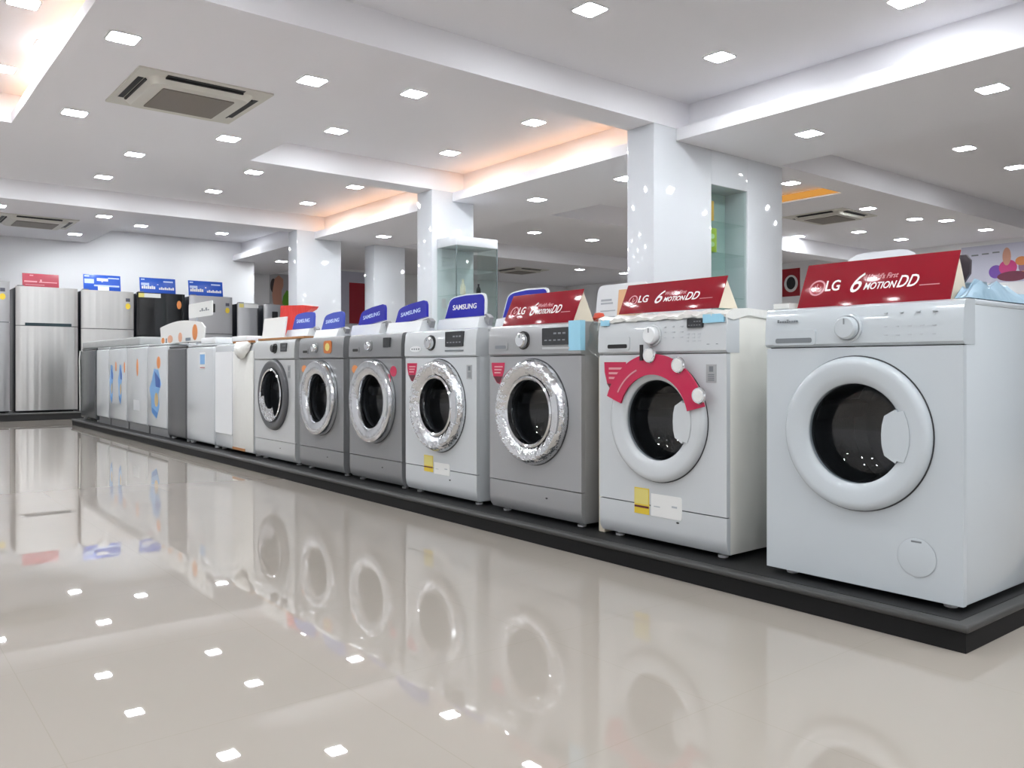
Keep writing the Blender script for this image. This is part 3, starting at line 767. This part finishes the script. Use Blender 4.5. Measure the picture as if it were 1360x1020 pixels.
bluesign(-4.205, -3.865, 2.50, 1.016, 1.116, .9500, 'blue sign on the grey machine next to the white one', BLUE, roll=-.10)
bluesign(-4.93, -4.575, 2.65, 1.034, 1.142, .9500, 'blue sign with bold letters, on the orange-sticker machine, right one of two', BLUE, roll=-.10)
bluesign(-5.14, -4.83, 2.49, 1.005, 1.112, .9500, 'pale blue sign on the orange-sticker machine, left one of two', BLUEF, roll=-.04)
bluesign(-5.735, -5.385, 2.55, 1.028, 1.143, .9665, 'pale blue sign in front of the red bag, on the light silver machine', BLUEF, rim=False, deg=6)
bluesign(-3.645, -3.275, 2.86, 1.03, 1.17, .9500, 'blue board with white rim half hidden behind a red sign', BLUE, rim=True, txt=False, base=True, deg=6)

# other things lying or standing on the machines
t = thing('sign', 'white rounded display board with an orange panel, behind the red sign', 'sign', (-2.80, 2.87, .9500))
obj('board', T(prism_xz(new(), rrect(-.13, .20, .0, .205, .04, only=(0, 1)), 0, .01), lean(6)), WPLAST, t)
obj('orange_panel', T(B(.015, .15, -.002, 0, .012, .175), lean(6)), mat('orange_pale', rgb(232, 184, 138), .5), t)
bm = new()
for z0, z1, x1 in ((.125, .135, -.03), (.11, .118, -.02), (.075, .08, 0.0), (.04, .05, .0)): box(bm, -.10, x1, -.0015, .0005, z0, z1)
obj('printed_lines', T(bm, lean(6)), MARKL, t)
t = thing('bottle', 'small red capped bottle on the silver machine', 'bottle', (-2.745, 2.62, .9500))
obj('bottle_body', lathez(new(), [(0, 0), (.018, 0), (.02, .01), (.02, .055), (.014, .065)]), mat('bottle_grey', rgb(150, 152, 156), .25), t)
obj('cap', lathez(new(), [(.017, .06), (.018, .09), (.012, .105), (0, .107)]), mat('cap_red', rgb(196, 40, 34), .3), t)
tag(obj('fruit_toy', lathez(new(), [(0, 0), (.02, .004), (.03, .025), (.02, .046), (0, .05)], -2.66, 2.63, 20), mat('toy_red', rgb(204, 66, 36), .35)), 'small round red ornament beside the capped bottle', 'ornament').location = (0, 0, .9500)
t = thing('sign', 'glossy white rounded board rising behind the largest red sign', 'sign', (-1.50, 2.84, .9500))
obj('board', T(prism_xz(new(), rrect(-.15, .16, 0, .225, .09, only=(0, 1)), 0, .02), lean(12)), GLOSSW, t)
tag(obj('folded_film', prism_xy(new(), [(-1.63, 2.43), (-1.572, 2.43), (-1.575, 2.72), (-1.62, 2.75)], .9500, .968), FILM), 'folded clear film at the left top edge of the nearest machine', 'packing')
t = thing('price_holder', 'dark grey panel sticking out behind the right end of the largest red sign', 'panel', (-1.11, 2.605, .9500))
obj('plate', prism_xz(new(), [(-.10, .0), (.004, .045), (.03, .085), (.032, .125), (.02, .142), (-.10, .142)], 0, .012), mat('panel_charcoal', rgb(74, 68, 74), .4), t)
t = thing('packing_film', 'pale blue packing film lying on top of the nearest machine', 'packing', (-1.15, 2.70, .9500))
bm = new(); vs = []
for i in range(17):
    row = []
    for j in range(11):
        y = -.25 + .51 * j / 10; xa = .092 if y < -.06 else -.10; x = xa + (.135 - xa) * i / 16
        e = min(1, 6 * min(i, 16 - i, j, 10 - j) / 10)
        row.append(bm.verts.new((x, y, .002 + e * (.042 + .014 * math.sin(i * 1.1 + j) + .01 * math.sin(j * 1.9 - i * .6)))))
    vs.append(row)
for a, b in zip(vs, vs[1:]):
    for k in range(10): bm.faces.new((a[k], b[k], b[k + 1], a[k + 1]))
bmesh.ops.recalc_face_normals(bm, faces=bm.faces)
obj('sheet', bm, BFILM, t)

t = thing('cardboard_sheet', 'brown cardboard sheet lying on the light silver machine', 'cardboard', (-5.70, 2.40, .9500))
obj('sheet', B(-.355, .44, .02, .50, 0, .014), CARDB, t); obj('top_liner', B(-.35, .43, .03, .49, .0145, .0165), WMATTE, t)
tag(obj('white_board', T(B(-.20, .20, 0, .01, 0, .15), Matrix.Translation((-5.86, 2.45, .9668)) @ lean(8)), WMATTE), 'blank white board leaning beside the red bag', 'board')
bm = new()
prism_xz(bm, [(-.10, 0), (.06, .01), (.10, .04), (.09, .12), (.30, .16), (.32, .175), (.18, .19), (-.13, .205), (-.12, .12)], 0, .05)
for v in bm.verts: v.co = Vector((v.co.x * 1.3, v.co.y + .008 * math.sin(v.co.x * 40 + v.co.z * 30), v.co.z * 1.28))
t = tag(obj('shopping_bag', bm, BRED), 'bright red folded bag behind the pale blue sign', 'bag'); t.location = (-5.99, 2.635, .9668)

t = thing('header_card', 'curved white header card with orange pictures standing over the dark grey top loader', 'sign', (-8.05, 2.47, .9816))
pts = [(-.62, .0), (.62, .0), (.66, .12), (.60, .15)] + [(.56 - 1.16 * i / 10, .155 + .05 * math.sin(PI * (i + 1) / 12)) for i in range(11)] + [(-.66, .16)]
obj('card', prism_xz(new(), pts, 0, .012), WMATTE, t)
obj('card_foot', B(-.6, .6, .012, .05, 0, .01), WMATTE, t)
obj('orange_picture', prism_xz(new(), ellipse(.40, .085, .07, .072), -.002, .0), ORANGE, t)
obj('orange_picture', prism_xz(new(), ellipse(-.02, .05, .055, .045), -.002, .0), mat('peach', rgb(226, 170, 138), .5), t)
obj('orange_picture', prism_xz(new(), ellipse(-.33, .04, .08, .038), -.002, .0), MATS['peach'], t)
obj('orange_picture', prism_xz(new(), ellipse(-.56, .03, .05, .03), -.002, .0), ORANGE, t)
obj('grey_picture', B(-.47, -.43, -.002, 0, .005, .05), MARK, t); obj('grey_picture', B(.14, .28, -.002, 0, .012, .04), mat('slate', rgb(130, 140, 152), .5), t)
t = thing('shelf_sign', 'small white name board above the curved header card', 'sign', (-7.98, 2.62, .9500))
obj('board', prism_xz(new(), rrect(-.32, .34, .275, .41, .015), 0, .01), WMATTE, t)
obj('post', B(-.12, -.08, .004, .012, 0, .28), MARKL, t); obj('foot', B(-.16, -.04, -.02, .05, 0, .008), MARKL, t)
bm = new()
for i in range(5): box(bm, .0 + i * .055, .04 + i * .055, -.0015, 0, .325, .335 + .018 * (i % 2))
obj('printed_lines', bm, MARK, t)
tag(obj('console_box', B(-6.72, -6.40, 2.46, 2.66, .9500, 1.0, bev=.01), WPLAST), 'low white box on the wrapped twin tub machine', 'box')
tag(obj('console_box', T(B(-.18, .18, -.09, .09, 0, .055, bev=.01), Matrix.Translation((-7.19, 2.52, .9500))), WPLAST), 'low white box on the plain white top loader', 'box')

# ------------------------------------------------------------------ fridges
XF, ZF = -13.5, .1005
def convex(hw, z0, z1, bulge, d, m, name, parent, y0=0.0):
    n = 18; pts = []
    for i in range(n + 1):
        x = -hw + 2 * hw * i / n
        e = max(0.0, (abs(x) - (hw - .03)) / .03)
        pts.append((x, y0 - bulge * (1 - (x / hw) ** 2) + .02 * e * e))
    pts += [(hw, y0 + d), (-hw, y0 + d)]
    return obj(name, prism_xy(new(), pts, z0, z1), m, parent)
def fridge(y0, y1, h, label, m, split, groove=False, notch=False, star=True, side=NAVY, topc=None, xf=XF):
    hw = (y1 - y0) / 2
    t = thing('refrigerator', label, 'refrigerator', (xf, (y0 + y1) / 2, ZF), PI / 2)
    obj('body', B(-hw + .004, hw - .004, .055, .60, .012, h - .012, bev=.006), side, t)
    obj('lower_door', None or convex_bm(hw, .03, split - .005, .018, .05), m, t)
    fd = obj('freezer_door', convex_bm(hw, split + .005, h, .018, .05), m, t)
    obj('hinge_cap', B(-hw + .02, -hw + .10, .0, .08, h + .0005, h + .014, bev=.004), mat('hinge_grey', rgb(120, 120, 122), .5), t)
    obj('foot', B(-hw + .05, hw - .05, .06, .14, 0, .013), BLACK, t)
    if groove: obj('handle_groove', B(-hw + .11, hw - .09, -.026, .02, split - .005, split + .04), mat('groove_teal', rgb(28, 50, 56), .3), t)
    if notch: obj('handle_notch', prism_xz(new(), rrect(-.05, .05, h - .26, h - .12, .01), -.021, .0), BLACK, fd)
    if star:
        s = obj('energy_sticker', prism_xz(new(), ellipse(hw - .09, h - .22, .035, .045), -.0135, -.002), YEL, fd)
        obj('rating_tag', B(hw - .12, hw - .06, -.0135, -.002, h - .15, h - .10), mat('tag_dark', rgb(80, 80, 92), .4), fd)
    if topc:
        obj('top_tape', B(-hw + .02, -hw + .10, -.014, .0, h - .075, h - .012), PYEL, fd); obj('top_label', B(-hw + .10, -hw + .34, -.020, .0, h - .075, h - .012), WMATTE, fd)
    return t
def convex_bm(hw, z0, z1, bulge, d):
    n = 18; pts = []
    for i in range(n + 1):
        x = -hw + 2 * hw * i / n
        e = max(0.0, (abs(x) - (hw - .03)) / .03)
        pts.append((x, -bulge * (1 - (x / hw) ** 2) + .02 * e * e))
    pts += [(hw, d), (-hw, d)]
    return prism_xy(new(), pts, z0, z1)
fridge(1.05, 1.815, 1.85, 'grey steel fridge cut by the left picture edge', STEEL2, 1.275)
fridge(1.888, 2.676, 1.79, 'widest brushed steel fridge with a dark handle groove, under the red sign', STEEL, 1.235, groove=True, star=False)
fridge(2.722, 3.448, 1.785, 'brushed steel fridge with a yellow label, under the blue sign nearest the red one', STEEL, 1.215)
fb = fridge(3.492, 4.208, 1.79, 'glossy black fridge among the steel ones', BLACKG, 1.125, star=False, topc=True)
obj('orange_tag', prism_xz(new(), ellipse(.26, 1.62, .035, .065), -.016, -.004), ORANGE, fb)
fridge(4.280, 4.965, 1.785, 'steel fridge with a small black square recess, right of the black one', STEEL2, 1.18, notch=True)
fridge(5.052, 5.395, 1.70, 'narrow grey fridge with white top label, last but one of the row', STEEL2, 1.05, star=False, topc=True)
fridge(5.50, 5.86, 1.70, 'narrow grey fridge at the right end of the row beside the white wall', STEEL2, 1.05, star=False, notch=True)
def fsign(y0, y1, z, h, label, m, kind):
    hw = (y1 - y0) / 2
    t = thing('sign', label, 'sign', (-13.62, (y0 + y1) / 2, z), PI / 2)
    M = lean(8)
    obj('board', T(B(-hw, hw, 0, .006, 0, h, bev=.001), M), m, t)
    obj('stand', prism_yz(new(), [(.008, 0), (.02, h * .6), (.09, 0)], -.01, .01), WMATTE, t)
    w = 2 * hw
    def bars(nm, mm, L):
        bm = new()
        for x0, x1, z0, z1 in L: box(bm, -hw + w * x0, -hw + w * x1, -.002, .0005, h * z0, h * z1)
        obj(nm, T(bm, M), mm, t)
    if kind == 'red':
        bars('printed_lines', LETTERP, [(.05, .4, .36, .46), (.45, .95, .36, .42), (.2, .3, .82, .9), (.08, .6, .16, .2), (.48, .53, .42, .58)])
    elif kind == 'a':
        bars('printed_lines', LETTERB, [(.03, .16, .86, .93), (.66, .96, .78, .86), (.03, .28, .45, .72), (.28, .96, .28, .38)])
        bars('white_patch', LETTER, [(.36, .66, .62, .80), (.38, .68, .0, .34)])
    else:
        bars('printed_lines', LETTERB, [(.04, .14, .84, .92), (.66, .93, .74, .84), (.04, .26, .5, .66)])
        bm = new()
        for i in range(7): box(bm, -hw + w * (.05 + .055 * i), -hw + w * (.095 + .055 * i), -.002, .0005, h * .28, h * (.45 + .04 * (i % 2)))
        for i in range(8): box(bm, -hw + w * (.53 + .054 * i), -hw + w * (.575 + .054 * i), -.002, .0005, h * .26, h * (.38 + .05 * ((i * 3) % 2)))
        obj('lettering', T(bm, M), LETTER, t)
fsign(1.985, 2.45, 1.893, .20, 'faded red sign standing on the widest steel fridge', FADERED, 'red')
fsign(2.775, 3.29, 1.888, .245, 'blue sign with white patches, on the second steel fridge', BLUES, 'a')
fsign(3.565, 4.10, 1.893, .245, 'blue sign standing on the black fridge', BLUES, 'b')
fsign(4.30, 4.85, 1.888, .25, 'blue sign on the fridge with the black square recess', BLUES, 'b')

# ------------------------------------------------------------------ glass display case by the middle column
t = thing('display_case', 'green tinted glass display case with white top beside the middle column', 'display case', (-8.262, 5.928, 0))
W2, D2 = .205, .308
obj('base_cabinet', B(-W2 + .002, W2, -D2, D2, 0, .85, bev=.004), GLOSSW, t)
obj('top_cap', B(-W2 + .002, W2, -D2, D2, 2.19, 2.30, bev=.004), GLOSSW, t)
obj('glass_pane', B(-W2 + .004, W2 - .001, -D2 + .001, -D2 + .007, .85, 2.19), GLASSC, t)
obj('glass_pane', B(W2 - .007, W2 - .001, -D2 + .008, D2 - .001, .85, 2.19), GLASSC, t)
obj('glass_pane', B(-W2 + .004, W2 - .008, D2 - .007, D2 - .001, .85, 2.19), GLASSC, t)
for z in (1.28, 1.60, 1.91): obj('shelf', B(-W2 + .01, W2 - .012, -D2 + .01, D2 - .012, z, z + .008), GLASSC, t)
for sx in (-1, 1): obj('corner_post', B(W2 - .012, W2, sx * D2 - .005 - sx * .006, sx * D2 + .005 - sx * .006, .85, 2.19), mat('post_grey', rgb(110, 122, 124), .3), t)
def flask(x, y, z, h, r, m, label):
    tt = thing('vase', label, 'vase', (x, y, z))
    obj('vase_body', lathez(new(), [(0, 0), (r * .8, 0), (r, h * .3), (r * .85, h * .6), (r * .35, h * .78), (r * .4, h)]), m, tt)
flask(-8.16, 6.02, 1.6085, .15, .03, BLACKG, 'small black vase on the middle shelf of the glass case')
flask(-8.30, 5.76, 1.288, .24, .05, mat('vase_green', rgb(96, 110, 92), .3), 'dark green vase on the lower shelf of the glass case, left')
flask(-8.15, 6.07, 1.288, .22, .06, mat('vase_brown', rgb(112, 96, 88), .3), 'brown vase on the lower shelf of the glass case, right')
flask(-8.22, 5.83, 1.6085, .2, .035, CREAM, 'slim cream vase on the middle shelf of the glass case')

# ------------------------------------------------------------------ posters and far things
t = thing('poster', 'poster of a person with green and red vegetables, left of the far column', 'poster', (XB + .002, 7.75, 1.55), PI / 2)
obj('sheet', B(-.38, .62, -.004, 0, 0, 1.27), mat('poster_grey', rgb(186, 184, 188), .4), t)
obj('dark_hair', prism_xz(new(), ellipse(-.29, 1.0, .07, .16), -.006, -.004), mat('hair_print', rgb(70, 58, 60), .5), t)
obj('skin_area', prism_xz(new(), [(-.30, .95), (-.26, 1.16), (-.17, 1.24), (-.06, 1.16), (-.06, 1.0), (-.10, .9), (-.10, .7), (-.02, .45), (.06, .2), (-.05, .1), (-.18, .35), (-.30, .62), (-.32, .8)], -.008, -.006), SKIN, t)
obj('green_leaves', prism_xz(new(), [(-.10, .56), (-.06, .78), (.02, .92), (.10, .88), (.22, .92), (.36, .80), (.38, .55), (.15, .5)], -.008, -.006), GREEN, t)
obj('red_bowl', prism_xz(new(), [(-.06, .5), (.4, .5), (.38, .2), (.06, .12)], -.0085, -.006), mat('bowl_red', rgb(176, 48, 40), .4), t)
t = thing('poster', 'pale lilac poster with a red block, seen through the gap of the far column', 'poster', (XB + .002, 9.55, 1.75), PI / 2)
obj('sheet', B(-.75, .75, -.004, 0, 0, 1.25), LILAC, t)
obj('red_block', B(-.22, .45, -.007, -.004, .02, .99), mat('poster_red', rgb(168, 22, 44), .4), t)
obj('grey_shape', prism_xz(new(), [(-.68, .2), (-.66, .85), (-.58, 1.02), (-.47, .95), (-.45, .5), (-.5, .3), (-.53, .75), (-.6, .8)], -.007, -.004), mat('shape_grey', rgb(140, 136, 152), .4), t)
t = thing('poster', 'small red poster of a washer door right of the nearest column', 'poster', (-10.49, YF - .002, 2.30))
obj('sheet', B(-.22, .22, -.004, 0, 0, .61), mat('poster_red2', rgb(160, 20, 36), .35), t)
obj('door_picture', prism_xz(new(), ellipse(0, .28, .17, .19), -.006, -.004), LETTER, t); obj('door_glass_picture', prism_xz(new(), ellipse(0, .29, .11, .14), -.008, -.006), DISPLAY, t)
t = thing('banner', 'white wall banner with a bunch of purple and pink flowers at the right edge', 'banner', (-5.9, YF - .002, 2.27))
obj('sheet', B(-1.0, 1.6, -.004, 0, 0, .70), LILAC, t)
for c, cx, cz, rx, rz in ((PURP, -.40, .20, .12, .12), (PINK, -.20, .26, .15, .14), (mat('plum', rgb(116, 46, 70), .5), -.12, .10, .26, .09), (SKIN, -.22, .46, .07, .16), (mat('mauve', rgb(150, 110, 140), .5), .15, .26, .18, .16), (ORANGE, .02, .36, .1, .08), (ORANGE, .05, .12, .09, .06), (PINK, .4, .2, .16, .12)):
    obj('flower', prism_xz(new(), ellipse(cx, cz, rx, rz), -.008 - .001 * random.random(), -.004), c, t)
bm = new()
for i in range(3): box(bm, -.82 + i * .18, -.70 + i * .18, -.006, -.004, .52 + .01 * i, .545 + .01 * i)
obj('printed_lines', bm, MARK, t)

# ------------------------------------------------------------------ camera, world, view
w = bpy.data.worlds.new('room_air'); SC.world = w; w.use_nodes = True
w.node_tree.nodes['Background'].inputs[0].default_value = (0.9, 0.95, 1.0, 1); w.node_tree.nodes['Background'].inputs[1].default_value = 0.05
cd = bpy.data.cameras.new('camera'); cam = bpy.data.objects.new('camera', cd); COL.objects.link(cam)
cam.location = (0, 0, 0.76)
cam.rotation_euler = (PI / 2, 0, rad(90 - 38.72))
cd.sensor_fit = 'HORIZONTAL'; cd.sensor_width = 36.0; cd.lens = 36.0 * 1107.0 / 1360.0
cd.shift_y = -(510 - 486.3) / 1360.0
cd.clip_start = 0.02; cd.clip_end = 100
SC.camera = cam
SC.view_settings.view_transform = 'Standard'; SC.view_settings.look = 'None'
SC.view_settings.exposure = 0.80; SC.view_settings.gamma = 1.0; SC.view_settings.use_curve_mapping = False
